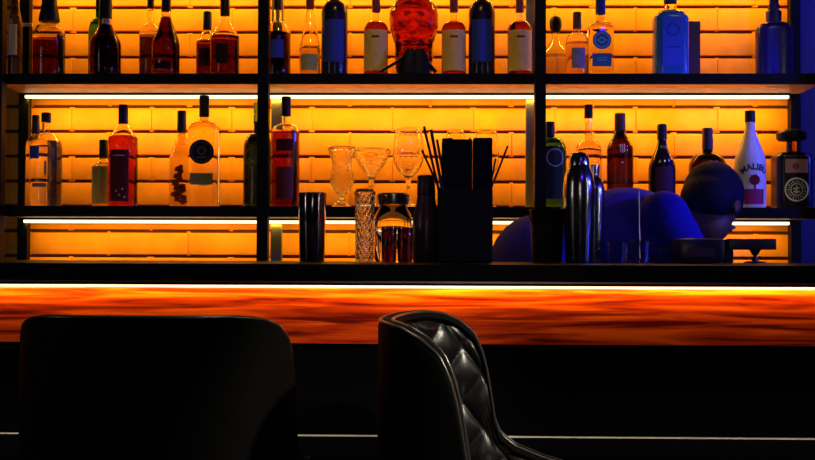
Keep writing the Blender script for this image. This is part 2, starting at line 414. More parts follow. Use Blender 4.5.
lab(mat('sky_print', (.25, .5, .6), .6), 42, 42, None, None, lambda s: ring2(0, 0, 6.6*s, 7.6*s)+ring2(0, 0, 2.0*s, 3.6*s, 6)+[[(-5*s, -.7*s), (-2.5*s, -.7*s), (-2.5*s, .7*s), (-5*s, .7*s)], [(2.5*s, -.7*s), (5*s, -.7*s), (5*s, .7*s), (2.5*s, .7*s)]], 42, 'medallion_print', True, .0016)
lab(teal, 68, 55, 9.5, flat=True)
lab(mat('pale_print', (.2, .4, .5), .6), 60, 57, None, None, lambda s: rect_strips(-5*s, 5*s, -.6*s, .6*s, 3)+rect_strips(-5*s, 5*s, 2*s, 2.8*s, 3), 62, 'band_print', True, .0016)
rt, lab, s, zf = bottle('gin_bottle', 'broad square shouldered azure glass bottle with a blue label', 670.5, 3.27, 'T', 'round', 16.8, 20, 11, 4, 6, n=5, sq=.72, body=blueg, upper=clear2, fill=14, cap=[(4, 6.5), (1, 6.5), (-9, 6)], capm=navy)
lab(bluelab, 68, 20, 10.5, flat=True)
lab(mat('deep_blue_print', (.02, .05, .4), .5), 40, 40, None, None, lambda s: ring2(0, 10*s, 5*s, 6.5*s), 42, 'ring_print', True, .0016)
lab(bpy.data.materials['deep_blue_print'], 0, 0, None, None, lambda s: rect_strips(-7*s, 7*s, -8*s, -6.5*s, 3), 42, 'line_print', True, .0016)
r = root('carton', (P(692.5, 150, 3.34).x, 3.34, ztop+.0005), 'narrow dark upright carton beside the azure bottle', 'box')
bm = bmesh.new(); hwc = 5.6*3.34/F; box(bm, (-hwc, -.03, 0), (hwc, .03, P(692, 24, 3.34).z-ztop), .0015); finish('carton_body', bm, mat('plum_card', (.035, .008, .02), .6), r, smooth=False)
bm = bmesh.new(); box(bm, (-hwc-.0005, -.0305, P(692, 29, 3.34).z-ztop), (hwc+.0005, .0305, P(692, 23.4, 3.34).z-ztop), .001); finish('carton_lid', bm, mat('plum_card_lid', (.05, .012, .03), .6), r, smooth=False)
blue_lit_body = mat('blue_lit_glaze', (.012, .012, .30), .3)  # dark bottle, the blue light on it painted into the colour
rt, lab, s, zf = bottle('liquor_bottle', 'wide opaque bottle with stepped stopper at the right end of the top shelf', 774, 3.27, 'T', 'round', 17.5, 31, 23, 18, 7, n=2.6, sq=.7, body=blue_lit_body, cap=[(24, 7), (18, 7.6), (12, 7.6), (10.5, 5.4), (5, 5.6), (4, 4.8), (-8, 4.8)], capm=blue_lit_body)
rt, lab, s, zf = bottle('liquor_bottle', 'pale slender bottle at the far left end of the top shelf', 14, 3.34, 'T', 'slope', 7, 24, 8, -6, 4.2, body=gl('smoke', (.5, .42, .35), .1), cap=capp(10, 18.5, -20, -4))
lab(ivory, 56, 26, 4.5)

# middle shelf
rt, lab, s, zf = bottle('vodka_bottle', 'slim black capped bottle half hidden behind the clear one at left', 35.5, 3.348, 'M', 'round', 9.5, 148, 136, 130, 3.2, body=clearb, cap=capp(32.5, 40, 115.5, 134))
rt, lab, s, zf = bottle('vodka_bottle', 'clear rounded bottle with a blue patch label at the left of the middle shelf', 46, 3.26, 'M', 'round', 15.8, 150, 133, 120, 3.8, body=clear2, cap=capp(41.5, 51, 113, 122.5))
lab(bluelab, 160, 147, None, None, lambda s: rect_strips(-14*s, -1*s, -6.5*s, 6.5*s, 8), 153.5, 'label')
gp = mat('grey_print', (.30, .20, .10), .6)
lab(gp, 0, 0, None, None, lambda s: rect_strips(-9*s, 6*s, -8*s, -4*s, 6), 180, 'label_band')
lab(gp, 0, 0, None, None, lambda s: rect_strips(4*s, 6*s, 4*s, 18*s, 1), 180, 'stripe')
rt, lab, s, zf = bottle('liquor_bottle', 'short pale green labelled bottle behind the tall scarlet one', 103.5, 3.335, 'M', 'cone', 11, 168, 158, 150, 3.5, body=clearb, cap=capp(100, 108.5, 140, 158))
lab(palelab, 204, 167, 11.5)
rt, lab, s, zf = bottle('liquor_bottle', 'tall scarlet bottle with clear tapering neck and black cap on middle shelf', 123, 3.26, 'M', 'cone', 14.6, 139, 123, 114, 4.0, fill=137, body=gl('scarlet_liquor', (.42, .03, .008)), upper=clear2, cap=capp(118.5, 128, 105, 124))
lab(mat('deep_red_label', (.13, .012, .01), .6), 202, 151, 10)
lab(ivory, 0, 0, None, None, lambda s: rect_strips(-6*s, 6*s, 21*s, 21.8*s, 5), 178, 'line_print', lift=.0018)
for u_, v_ in ((1, -18), (4, -12), (6, -20), (-2, -14)): lab(ivory, 0, 0, None, None, lambda s: [circle2(u_*s, v_*s, .9*s, 8)], 178, 'dot_print', lift=.0018)
rt, lab, s, zf = bottle('liquor_bottle', 'clear bottle with sloping neck and dark flower print beside the black disc bottle', 181.5, 3.335, 'M', 'cone', 12, 158, 134, 126, 3.6, body=gl('lemon', (.8, .66, .18)), cap=capp(178, 187, 111, 133))
lab(mat('flower_print', (.16, .02, .01), .6), 0, 0, None, None, lambda s: [[((3.2+2.6*(k % 3)/2+2.2*(v < -10))*s*math.cos(k*.7)+u*s, (3.2+2.8*((k*2) % 3)/2)*s*math.sin(k*.7)+v*s) for k in range(9)] for u, v in ((0, 1), (-2.5, -6), (2, -11), (-2, -17), (3, -22), (1, 8))], 178, 'flower_print')
rt, lab, s, zf = bottle('liquor_bottle', 'tall clear square bottle bearing a large round black disc label', 204, 3.26, 'M', 'round', 15.6, 131, 121, 112, 4.3, n=3.6, sq=.72, body=gl('champagne', (.85, .74, .25)), cap=capp(199.5, 209.5, 96, 117))
lab(mat('black_disc', (.012, .010, .012), .5), 0, 0, None, None, lambda s: [circle2(0, 0, 12.3*s, 40)], 153, 'disc_label', True)
lab(mat('disc_print', (.10, .09, .11), .6), 0, 0, None, None, lambda s: ring2(0, 0, 9.6*s, 10.2*s)+ring2(0, 1*s, 3.2*s, 4.2*s, 8)+rect_strips(-5*s, 5*s, -6*s, -5*s, 3), 153, 'disc_print', True, .0016)
lab(mat('sage_label', (.20, .20, .06), .6), 185.5, 174, 11.5, flat=True)
lab(mat('sage_print', (.5, .45, .25), .6), 0, 0, None, None, lambda s: rect_strips(-2*s, 7*s, -3.5*s, -2*s, 4), 183, 'label_print', True, .0016)
rt, lab, s, zf = bottle('liquor_bottle', 'dark green bottle with a round seal label behind the second post on middle shelf', 258, 3.30, 'M', 'round', 14.6, 150, 133, 122, 4.4, body=gl('forest', (.012, .03, .01)), cap=capp(253.5, 263, 103, 124), capm=gl('neck_green', (.12, .35, .05)))
lab(mat('seal_label', (.10, .09, .05), .6), 0, 0, None, None, lambda s: ring2(-3*s, 0, 8*s, 9.5*s)+ring2(-3*s, 0, 3*s, 4*s, 8), 158, 'seal')
rt, lab, s, zf = bottle('liquor_bottle', 'straight sided ruby bottle with a black cap just right of the second post', 286, 3.26, 'M', 'round', 13.6, 131, 124, 114, 4.3, n=2.6, sq=.85, fill=132, body=gl('garnet', (.16, .008, .006)), upper=clear2, cap=capp(281.5, 291, 97, 116.5))
lab(mat('oxblood_label', (.07, .006, .008), .6), 152, 140, 9); lab(mat('oxblood_low', (.10, .008, .01), .6), 200, 168, 9)
rt, lab, s, zf = bottle('gin_bottle', 'round shouldered green bottle with dark round label behind the third post', 550, 3.29, 'M', 'round', 16.6, 152, 137, 130, 4.6, body=green, cap=capp(546.5, 556, 122, 136))
lab(mat('bottle_label', (.02, .03, .015), .6), 200, 148, 12)
lab(mat('seal_silver', (.35, .38, .33), .5), 0, 0, None, None, lambda s: ring2(3.5*s, 0, 8*s, 9*s), 159, 'seal', lift=.0018)
rt, lab, s, zf = bottle('liquor_bottle', 'clear long necked bottle with flared shoulders behind the steel shaker', 588.5, 3.27, 'M', 'round', 13, 152, 140, 116, 3.8, body=gl('honey', (.95, .8, .4)), cap=capp(583.5, 592, 105, 118.5))
rt, lab, s, zf = bottle('liquor_bottle', 'dark maroon bottle with three painted highlight lines on its front', 620, 3.27, 'M', 'slope', 13.2, 151, 129, 120, 5, body=gl('maroon', (.06, .004, .003)), cap=capp(614.5, 625.5, 113.5, 131), capm=mat('maroon_cap', (.05, .006, .008), .45))
lab(ivory, 0, 0, None, None, lambda s: [[(-1.2*s, -13*s), (0, -14.6*s), (1.2*s, -13*s)]], 150, 'mark')
for k in (-1, 0, 1): lab(ivory, 0, 0, None, None, lambda s: rect_strips((k*1.9-.4)*s, (k*1.9+.4)*s, -(4-abs(k))*s, 4.5*s, 1), 150, 'stripe')  # highlights on the glass, painted as pale lines
rt, lab, s, zf = bottle('sparkling_wine_bottle', 'small near black long necked bottle with shining shoulders', 662, 3.27, 'M', 'slope', 13.4, 170, 140, 130, 4.4, body=mat('black_glass', (.01, .006, .012), .12, spec=.8), cap=capp(657.5, 667, 124.5, 140))
lab(mat('plum_label', (.06, .015, .05), .5), 195, 168, 9.5)
rt, lab, s, zf = bottle('liquor_bottle', 'broad dark bottle with cylinder cap partly hidden by the bartender head', 707.5, 3.27, 'M', 'round', 18.3, 168, 153, 146, 5, body=gl('rosewood', (.06, .005, .004)), cap=capp(702, 712.5, 128.5, 150), capm=mat('plum_cap', (.04, .01, .03), .5))
# white coconut bottle with its arched name
rt, lab, s, zf = bottle('liqueur_bottle', 'white coated bottle with dark lettering and a red palm print', 750, 3.26, 'M', 'slope', 15.2, 166, 124, 118, 4.6, body=white, cap=capp(745, 755, 111, 122.5))
def text_polys_obj(txt, size, m, parent, r, z0, arc=0, nm='lettering', flat=False):
    cu = bpy.data.curves.new('t', 'FONT'); cu.body = txt; cu.size = size; cu.align_x = 'CENTER'; cu.align_y = 'CENTER'; cu.resolution_u = 3; cu.offset = size*.018
    o = bpy.data.objects.new('t', cu); C.objects.link(o); bpy.context.view_layer.update()
    me = bake(o); bpy.data.objects.remove(o)
    bm = bmesh.new(); bm.from_mesh(me)
    bmesh.ops.remove_doubles(bm, verts=bm.verts, dist=1e-6)
    ret = bmesh.ops.extrude_face_region(bm, geom=list(bm.faces))
    top = {g for g in ret['geom'] if isinstance(g, bmesh.types.BMVert)}
    for v in bm.verts:
        u, w = v.co.x, v.co.y; t = .0006 if v in top else 0
        if arc:
            a = u/arc; u, w = (arc+w)*math.sin(a), (arc+w)*math.cos(a)-arc
        v.co = Vector((u, -r-t, z0+w)) if flat else Vector(((r+t)*math.sin(u/r), -(r+t)*math.cos(u/r), z0+w))
    return finish(nm, bm, m, parent, smooth=False)
text_polys_obj('MALIBU', 8.6*s, mat('navy_ink', (.01, .008, .03), .5), rt, 15.2*s+.0009, zf(168), arc=19*s)
lab(maroon, 0, 0, None, None, lambda s: [circle2(0, 0, 5.2*s, 18), [(-.8*s, -4*s), (.8*s, -4*s), (1.6*s, -22*s), (-.2*s, -22*s)]]+[[(math.cos(a)*2*s, math.sin(a)*2*s), (math.cos(a+.35)*8.5*s, math.sin(a+.35)*8.5*s-1*s), (math.cos(a+.6)*2*s, math.sin(a+.6)*2*s)] for a in (-.5, .2, 1, 1.8, 2.5, 3.1)], 181, 'palm_print')
lab(mat('rose_label', (.35, .03, .10), .5), 205, 190, 10)
# black square bottle with round emblem
rt, lab, s, zf = bottle('whisky_bottle', 'black square bottle with wide flat stopper and round pale emblem', 791.5, 3.27, 'M', 'round', 17.6, 158, 152, 139, 5, n=6, sq=.8, body=mat('black_glaze', (.012, .008, .022), .3), upper=gl('plum', (.35, .15, .2)), fill=153, cap=[(141, 12), (139, 14.5), (134, 15), (131, 12), (130, 8)])
lab(mat('pink_window', (.50, .26, .28), .5), 174, 160.5, 11, flat=True, nm='upper_label')
lab(mat('pink_smudge', (.25, .06, .08), .5), 0, 0, None, None, lambda s: [circle2(-1*s, 0, 3.4*s, 8)], 167.5, 'label_motif', True, .0016)
embl = mat('emblem_silver', (.95, .92, .8), .4)
lab(embl, 0, 0, None, None, lambda s: ring2(0, 0, 10.2*s, 11.9*s, 36)+[[((8.6+.8*(k % 2))*s*math.cos(2*PI*k/22+d), (8.6+.8*(k % 2))*s*math.sin(2*PI*k/22+d)) for d in (0, .1)]+[(7.0*s*math.cos(2*PI*k/22+d), 7.0*s*math.sin(2*PI*k/22+d)) for d in (.1, 0)] for k in range(22)]+ring2(0, 0, 5.3*s, 6.2*s, 30), 190.5, 'emblem', True)
lab(embl, 0, 0, None, None, lambda s: [[(-.7*s, -4*s), (.7*s, -4*s), (.7*s, 4*s), (-.7*s, 4*s)], [(-3.6*s, .2*s), (3.6*s, 1.2*s), (3.6*s, 2.3*s), (-3.6*s, 1.5*s)], circle2(-2*s, -2*s, 1.2*s, 6), circle2(2.1*s, -2*s, 1.2*s, 6)], 190.5, 'emblem_motif', True)

# ------------------------------------------------------------------ skull decanter and its stand
def skull():
    Y = 3.295; s = Y/F; c = P(413.5, 150, Y)
    zt, zb = P(413, -6, Y).z-ztop, .004
    rt = root('skull_decanter', (c.x, Y, ztop+.0005), 'red skull shaped glass decanter in the middle of the top shelf', 'decanter')
    bm = bmesh.new(); nu, nv = 72, 56; rings = []
    hh = zt-zb
    for j in range(nv+1):
        t = j/nv; ring = []
        if t < .42: w = 17.5+2.0*math.sin(t/.42*PI*.5); 
        else: w = 19.5+5.0*math.sin(min(1, (t-.42)/.25)*PI*.5)
        if t > .72: w *= math.sqrt(max(.0009, 1-((t-.72)/.28)**2))
        if t < .06: w *= .8+.2*t/.06
        w *= s; dpt = w*(.95 if t > .45 else .82)
        z = zb+hh*t
        for k in range(nu):
            a = 2*PI*k/nu; x = math.sin(a); y = -math.cos(a)     # a = 0 faces the viewer
            dx = 0; fr = max(0, -y); px = x*w/s; pz = (1-t)*78-6     # local picture coordinates
            e = 0
            for sx in (-1, 1): e -= .013*math.exp(-(((px-sx*9.5)/5)**2+((pz-21)/5)**2))*fr
            e -= .010*math.exp(-((px/2.8)**2+((pz-31)/4.5)**2))*fr
            e += .006*math.exp(-((px/7)**2+((pz-13)/3)**2))*fr
            for sx in (-1, 1): e += .007*math.exp(-(((px-sx*15)/4)**2+((pz-33)/5)**2)); e -= .006*math.exp(-(((px-sx*15)/4)**2+((pz-46)/6)**2))
            if 40 < pz < 54 and abs(px) < 12: e += .0016*math.sin(px*1.6)*math.cos((pz-47)/7*PI/2)*fr; e -= .004*math.exp(-((pz-46)/1.0)**2)*fr
            e = e*1.5 + .0022*noise.noise(Vector((x*5, y*5, z*70))) + .0016*noise.noise(Vector((x*11, y*11, z*150+9)))
            ring.append(bm.verts.new(((w+e)*x, (dpt+e)*y, z)))
        rings.append(ring)
    for A, B in zip(rings, rings[1:]):
        for k in range(nu): bm.faces.new((A[k], A[(k+1) % nu], B[(k+1) % nu], B[k]))
    bm.faces.new(rings[0][::-1]); bm.faces.new(rings[-1])
    finish('glass_body', bm, gl('skull_red', (.22, .008, .004), .04, 1.42), rt, angle=80)
    bm = bmesh.new(); lathe(bm, [(zt-.003, .016), (zt+.02, .015), (zt+.022, .019), (zt+.03, .02), (zt+.045, .018)], 24); finish('stopper', bm, M_cap, rt)
skull()
st = root('display_clip', (P(409, 150, 3.215).x, 3.215, ztop+.0005), 'black splayed two legged clip in front of the red skull', 'stand')
bm = bmesh.new(); Yc = 0
def L(px, py, Y=3.215): v = P(px, py, Y); return (v.x-st.location.x, Y-3.215, v.z-ztop)
tube(bm, [L(379, 72.6), L(394, 64), L(406, 56)], [.0035, .005, .007], 8); finish('leg', bm, M_steel and mat('black_gloss', (.01, .01, .01), .25), st)
bm = bmesh.new(); tube(bm, [L(436, 72.6), L(428, 64), L(420, 56)], [.006, .008, .008], 8); finish('leg', bm, bpy.data.materials['black_gloss'], st)
bm = bmesh.new()
tube(bm, [L(408, 74), L(409, 62), L(412, 50)], [.034, .030, .016], 14); tube(bm, [L(419, 74), L(420, 60), L(418, 50)], [.034, .028, .018], 14)
for v in bm.verts: v.co.y *= .45
finish('clip_body', bm, M_plastic, st)

# ------------------------------------------------------------------ glasses on the middle shelf
def stemware(name, label, cx, Y, outer, thick=.0016, group=None, n_facet=0, cat='glass', on='M', mt=None, cut=0, lobes=8):
    """outer: (y px, half width px) from foot to rim; hollow above the 'bowl' mark (third value)"""
    zs = SHELF[on]; s = Y/F; c = P(cx, 150, Y)
    rt = root(name, (c.x, Y, zs+.0005), label, cat, group)
    O = [(max(0, P(cx, y, Y).z-zs), r*s) for y, r, *_ in outer]; O[0] = (0, O[0][1])
    i0 = next((i for i, q in enumerate(outer) if len(q) > 2), len(outer))
    def refine(L, it=2):
        for _ in range(it):
            N = [L[0]]
            for a, b in zip(L, L[1:]): N += [(a[0]*.75+b[0]*.25, a[1]*.75+b[1]*.25), (a[0]*.25+b[0]*.75, a[1]*.25+b[1]*.75)]
            L = N+[L[-1]]
        return L
    foot = O[:i0+1]; bowl = O[i0:]
    bo = refine(bowl)
    if cut:
        bo = [(a[0]+(b[0]-a[0])*k/5, a[1]+(b[1]-a[1])*k/5) for a, b in zip(bo, bo[1:]) for k in range(5)]+[bo[-1]]
    fo = refine(foot, 1)
    inner = [(z+thick*1.2 if k == len(bo)-1 else z, max(.0004, r-thick)) for k, (z, r) in enumerate(reversed(bo))]
    bm = bmesh.new(); lathe(bm, bo+[(bo[-1][0]+.0006, bo[-1][1]-thick/2)]+[(z+.0008, r) for z, r in reversed([(a[0]+thick, max(.0004, a[1]-thick)) for a in bo])], 48 if not n_facet else n_facet)
    bm.verts.ensure_lookup_table(); bm.verts.index_update(); seg_ = 48 if not n_facet else n_facet
    outer_v = set(bm.verts[:len(bo)*seg_])
    if cut:
        zt_ = bo[-1][0]*.96
        for v in bm.verts:
            rr = math.hypot(v.co.x, v.co.y)
            if rr < .003 or v.co.z > zt_: continue
            a = math.atan2(v.co.y, v.co.x); w = v.co.z*PI/.022
            # only the outer skin is cut: the inner one keeps its round form
            e = cut*(abs(math.sin(a*lobes/2+w))*abs(math.sin(a*lobes/2-w)))**.5
            if v.index % 1 == 0 and v in outer_v: v.co.x *= (rr-e)/rr; v.co.y *= (rr-e)/rr
    finish('bowl', bm, mt or M_stem, rt, angle=25 if (n_facet or cut) else 60)
    if i0 > 0:
        bm = bmesh.new(); lathe(bm, fo, 32); finish('stem', bm, M_stem, rt, angle=60)
    return rt
stemware('tulip_goblet', 'cut glass tulip goblet with short foot, leftmost of the shelf glasses', 342, 3.245, [(206, 10), (205, 9.5), (202, 4), (198, 3, 1), (190, 9), (182, 13), (174, 12), (165, 10), (157, 12), (149, 15)], .005, cut=.0034, lobes=14)
stemware('martini_glass', 'wide conical cocktail glass between the goblet and the wine glass', 371.5, 3.325, [(206, 12), (205, 11), (203, 2), (192, 1.6), (186, 3.4), (181, 2.4), (178, 4, 1), (170, 10), (161, 16), (151, 20)], .0045, cut=.003, lobes=18)
stemware('wine_glass', 'tall wine glass with broad bowl right of the cocktail glass', 408.5, 3.27, [(206, 13), (205, 12), (203, 2), (192, 1.7), (184, 2.2), (177, 4, 1), (170, 12), (160, 16), (148, 16), (130, 13)], .0036, cut=.0016, lobes=16)
stemware('wine_glass', 'wine glass whose rim shows left above the black straw caddy', 455.5, 3.30, [(206, 11), (205, 10), (203, 2), (186, 1.7), (178, 4, 1), (170, 10), (158, 11), (145, 11), (131, 8)])
stemware('wine_glass', 'wine glass whose rim shows right above the black straw caddy', 486.5, 3.30, [(206, 11), (205, 10), (203, 2), (186, 1.7), (178, 4, 1), (170, 11), (158, 13), (145, 12), (131, 10)])

# ------------------------------------------------------------------ things on the bar top
YI = 2.60
def onbar(name, label, cx, Y, cat, group=None): return root(name, (P(cx, 250, Y).x, Y, zbar+.0005), label, cat, group)
def zb_(py, cx, Y): return max(0, P(cx, py, Y).z-zbar)
def lat(nm, parent, prof, cx, Y, m, seg=40, angle=40, n=None):
    s = Y/F; bm = bmesh.new(); q = [((zb_(y, cx, Y)), r*s) + ((n,) if n else ()) for y, r in prof]; q[0] = (0 if prof[0][0] > 259 else q[0][0],)+tuple(q[0][1:])
    lathe(bm, q, seg); return finish(nm, bm, m, parent, angle=angle)
# mixing tin
r = onbar('mixing_tin', 'dark metal mixing tin standing alone at the left of the bar things', 312, YI, 'tin')
lat('tin_body', r, [(262, 12), (261, 12.4), (200, 14), (195, 14.2), (194, 14.4), (193, 14)], 312, YI, M_dsteel)
# cut highball
stemware('highball_glass', 'tall cut crystal highball glass left of the lidded jar', 365, 2.56, [(262, 9.5, 1), (258, 10), (240, 10), (220, 10.3), (192, 11)], .006, on='B', cut=.0045, lobes=12)
# jar
r = onbar('glass_jar', 'lidded clear glass jar beside the crystal highball glass', 393, 2.655, 'jar')
lat('jar_body', r, [(262, 17), (260, 18.5), (225, 19), (215, 18), (208, 14), (204, 13.5)], 393, 2.655, M_clear)
lat('lid', r, [(205, 16), (204, 16.3), (195, 16.3), (193.5, 15)], 393, 2.655, mat('lid_metal', (.4, .38, .42), .25, metal=1))
for k, cx in enumerate((389, 405)):
    r = onbar('votive_cup', 'short dark tumbler before the jar, %s' % ('the left of the pair' if k == 0 else 'nearest the plum bottle'), cx, 2.545-.0*k, 'tumbler')
    s_ = 2.545/F
    lat('cup_body', r, [(262, 6.6), (261, 7.2), (245, 7.6), (229, 7.9), (228, 7.4)], cx, 2.545, gl('oxblood_cup', (.04, .003, .006), .05))
    lat('rim', r, [(229, 8.0), (228.2, 8.1), (227.4, 7.8)], cx, 2.545, M_dsteel)
# plum bottle
r = onbar('sauce_bottle', 'dark plum bottle with straight neck left of the straw caddy', 426, 2.60, 'bottle')
lat('bottle_body', r, [(262, 12.5), (260, 13.6), (225, 13.8), (215, 13), (205, 10), (196, 9)], 426, 2.60, mat('plum_glaze', (.055, .02, .05), .3))
lat('cap', r, [(196, 8.8), (195, 9.2), (177, 9), (175.5, 8)], 426, 2.60, mat('plum_cap_dark', (.03, .01, .03), .4))
# straw caddy
r = onbar('straw_caddy', 'black open caddy crammed with napkins and drinking straws', 464.5, 2.57, 'caddy')
s = 2.57/F
bm = bmesh.new(); box(bm, (-27*s, -.05, 0), (27*s, .05, zb_(190, 464, 2.57)), .004); finish('caddy_body', bm, M_plastic, r, smooth=False)
rs = random.Random(5)
for x0, x1, y in ((-23, -11.6, 139.5), (-12.2, 7.2, 140.5), (8.2, 27, 139)):
    bm = bmesh.new(); box(bm, (x0*s, -.03, .02), (x1*s, .03, zb_(y, 464, 2.57)), .004); finish('napkin_stack', bm, mat('black_napkin', (.005, .005, .006), .8, spec=.1), r, smooth=False)
straws = [((441, 200), (424, 128), .0034), ((444, 200), (431, 131), .004), ((440, 190), (422, 150), .003), ((446, 190), (437, 139), .0032), ((488, 195), (507, 147), .0026), ((490, 190), (496, 158), .0024), ((486, 190), (488, 145), .003), ((452, 190), (450, 138), .003), ((458, 190), (461, 139), .003), ((466, 190), (470, 138), .003)]
ms = mat('black_straw', (.006, .006, .007), .4)
for k, ((xa_, ya), (xb_, yb_), w) in enumerate(straws):
    A = P(xa_, ya, 2.57); B = P(xb_, yb_, 2.57); yy = rs.uniform(-.02, .015)-.035*(k in (0, 1, 4))
    st_ = root('drinking_straw', (A.x, 2.57+yy, A.z-.0), 'thin black straw %s' % ['rising highest at far left of the caddy', 'thick, second from left in the caddy', 'leaning lowest to the left of the caddy', 'upright at the left corner of the napkins', 'leaning right well clear of the caddy', 'short, leaning beside the right corner of the napkins', 'upright at the right corner of the napkins', 'poking up behind the left napkin stack', 'poking up left of the napkin gap', 'poking up right of the napkin gap'][k], 'straw')
    st_.name = 'drinking_straw'
    bm = bmesh.new(); tube(bm, [(0, 0, 0), (B.x-A.x, 0, B.z-A.z)], w, 10); finish('straw_tube', bm, ms, st_)
# ice bucket
r = onbar('ice_bucket', 'squat black ice bucket between the straw caddy and the shaker', 547, 2.62, 'bucket')
lat('bucket_body', r, [(262, 14), (260, 15), (225, 16.5), (213, 17), (211, 18), (209.5, 17.5)], 547, 2.62, M_plastic)
s = 2.62/F; bm = bmesh.new(); zz = zb_(216, 547, 2.62)
tube(bm, [(17.8*s*math.cos(a), -.012-.02*math.sin(a), zz-.034*math.sin(a)) for a in [PI*k/14 for k in range(15)]], .0022, 8); finish('bucket_handle', bm, M_plastic, r)
# shakers
shk = mat('blue_shaker_steel', (.55, .55, .6), .2, metal=1)
def shaker(label, cx, Y, prof, capf, m):
    r = onbar('cocktail_shaker', label, cx, Y, 'shaker')
    lat('tin', r, prof, cx, Y, m); lat('cap', r, capf, cx, Y, m); return r
shaker('large steel cobbler shaker with domed cap, front of the pair', 579, 2.58, [(262, 12.5), (261, 13.5), (200, 15.5), (198, 15.8), (185, 15.6), (175, 14), (168, 11), (166, 10.4)], [(166, 10), (165.6, 10.6), (158, 10.2), (154, 8), (152, 4), (151.6, 1)], M_steel)
shaker('steel shaker with small square topped cap behind the domed one', 593, 2.68, [(262, 10), (261, 10.6), (200, 11.6), (190, 11.6), (180, 9), (177, 6.5)], [(177, 5.6), (176.6, 6), (167, 6.8), (165.5, 6.6)], shk)
# bar spoon in a tumbler, low glassware
stemware('tumbler', 'low clear tumbler holding the thin bar spoon', 640, 2.58, [(262, 9, 1), (258, 10), (250, 10.5), (241, 11)], .002, n_facet=12, on='B')
A = P(640, 259, 2.58); r = root('bar_spoon', (A.x, 2.58, A.z), 'thin upright steel bar spoon standing in the low tumbler', 'spoon')
bm = bmesh.new(); B = P(639, 190, 2.58); tube(bm, [(0, 0, .001), (B.x-A.x, 0, B.z-A.z)], .0012, 8); finish('spoon_stem', bm, mat('spoon_steel', (.6, .5, .5), .3, metal=1), r)
bm = bmesh.new(); tube(bm, [(B.x-A.x, 0, B.z-A.z-.002), (B.x-A.x, 0, B.z-A.z+.004)], [.001, .0026], 8); finish('spoon_tip', bm, bpy.data.materials['spoon_steel'], r)
stemware('tumbler', 'low clear tumbler between the shaker and the bar spoon', 618, 2.56, [(262, 8, 1), (258, 9), (250, 9.5), (243, 10)], .002, n_facet=12, on='B')
stemware('tumbler', 'low clear tumbler at the black dispenser end of the row', 661, 2.6, [(262, 8, 1), (258, 9), (250, 9), (246, 9.5)], .002, n_facet=12, on='B')
# rounded black dispenser + press
r = onbar('napkin_dispenser', 'rounded black napkin dispenser in front of the bartender', 698, 2.60, 'dispenser')
s = 2.6/F; bm = bmesh.new(); box(bm, (-23*s, -.05, 0), (22*s, .05, zb_(238.5, 698, 2.6)), .014); finish('dispenser_body', bm, mat('satin_black', (.012, .011, .014), .3), r, angle=50)
bm = bmesh.new(); box(bm, (-15*s, -.0512, zb_(257, 698, 2.6)), (10*s, -.049, zb_(248, 698, 2.6)), .0008); finish('front_slot', bm, mat('plum_slot', (.04, .01, .02), .4), r, smooth=False)
r = onbar('citrus_press', 'black lever press with a flat paddle right of the dispenser', 755, 2.66, 'press')
s = 2.66/F; bm = bmesh.new(); box(bm, (-28*s, -.02, zb_(250, 750, 2.66)), (19*s, .02, zb_(239, 750, 2.66)), .004); finish('paddle', bm, mat('dark_bronze', (.03, .014, .01), .35), r, angle=50)
bm = bmesh.new(); lathe(bm, [(0, 10*s), (.003, 10*s), (.006, 3*s), (zb_(256, 750, 2.66), 2*s), (zb_(251, 750, 2.66), 5*s), (zb_(249, 750, 2.66), 6*s)], 24); finish('press_post', bm, bpy.data.materials['dark_bronze'], r)
bm = bmesh.new(); box(bm, (-33*s, -.016, 0), (-23*s, .016, zb_(240, 750, 2.66)), .003); finish('press_arm', bm, M_plastic, r, angle=50)

# ------------------------------------------------------------------ bartender
def limb(bm, p0, r0, p1, r1, n=8, sy=1):
    p0, p1 = Vector(p0), Vector(p1)
    for k in range(n+1):
        t = k/n; p = p0.lerp(p1, t); rr = r0+(r1-r0)*t
        v = bmesh.ops.create_icosphere(bm, subdivisions=2, radius=rr)['verts']
        bmesh.ops.translate(bm, verts=v, vec=p)
def ell(bm, c, rx, ry, rz, rot=None):
    v = bmesh.ops.create_icosphere(bm, subdivisions=3, radius=1)['verts']
    m = Matrix.Translation(Vector(c)) @ (rot.to_4x4() if rot else Matrix.Identity(4)) @ Matrix.Diagonal((rx, ry, rz, 1))
    bmesh.ops.transform(bm, matrix=m, verts=v)
def organic(name, bm, m, parent, vox, smooth=6):
    me = bpy.data.meshes.new('tmp'); bm.to_mesh(me); bm.free()
    o = bpy.data.objects.new('tmp', me); C.objects.link(o)
    a = o.modifiers.new('r', 'REMESH'); a.mode = 'VOXEL'; a.voxel_size = vox; a.use_smooth_shade = True
    b = o.modifiers.new('s', 'SMOOTH'); b.iterations = smooth; b.factor = .5
    bpy.context.view_layer.update(); me2 = bake(o); bpy.data.objects.remove(o)
    me2.materials.clear(); me2.materials.append(m)
    for p in me2.polygons: p.use_smooth = True
    o = bpy.data.objects.new(name, me2); C.objects.link(o); o.parent = parent
    return o
YPn = 2.93
def W3(px, py, dy=0): v = P(px, py, YPn+dy*1.0); return Vector((v.x, v.y, v.z))
per = root('person', (.33, YPn, 0), 'person in a dark shirt bending low behind the bar, head down beside the white bottle', 'person')
O = Vector((.33, YPn, 0))
pel = Vector((.30, YPn, 1.06)); chest = W3(652, 236); chest.z = 1.15; nk_ = W3(688, 224); hd = W3(712, 207)
pelL = pel-O; chL = chest-O; nkL = nk_-O; hdL = hd-O
shN = W3(664, 216, -.14)-O; shF = W3(660, 222, .10)-O
elN = W3(700, 252, -.12)-O + Vector((0, 0, -.06)); elF = W3(705, 262, .06)-O + Vector((0, 0, -.05))
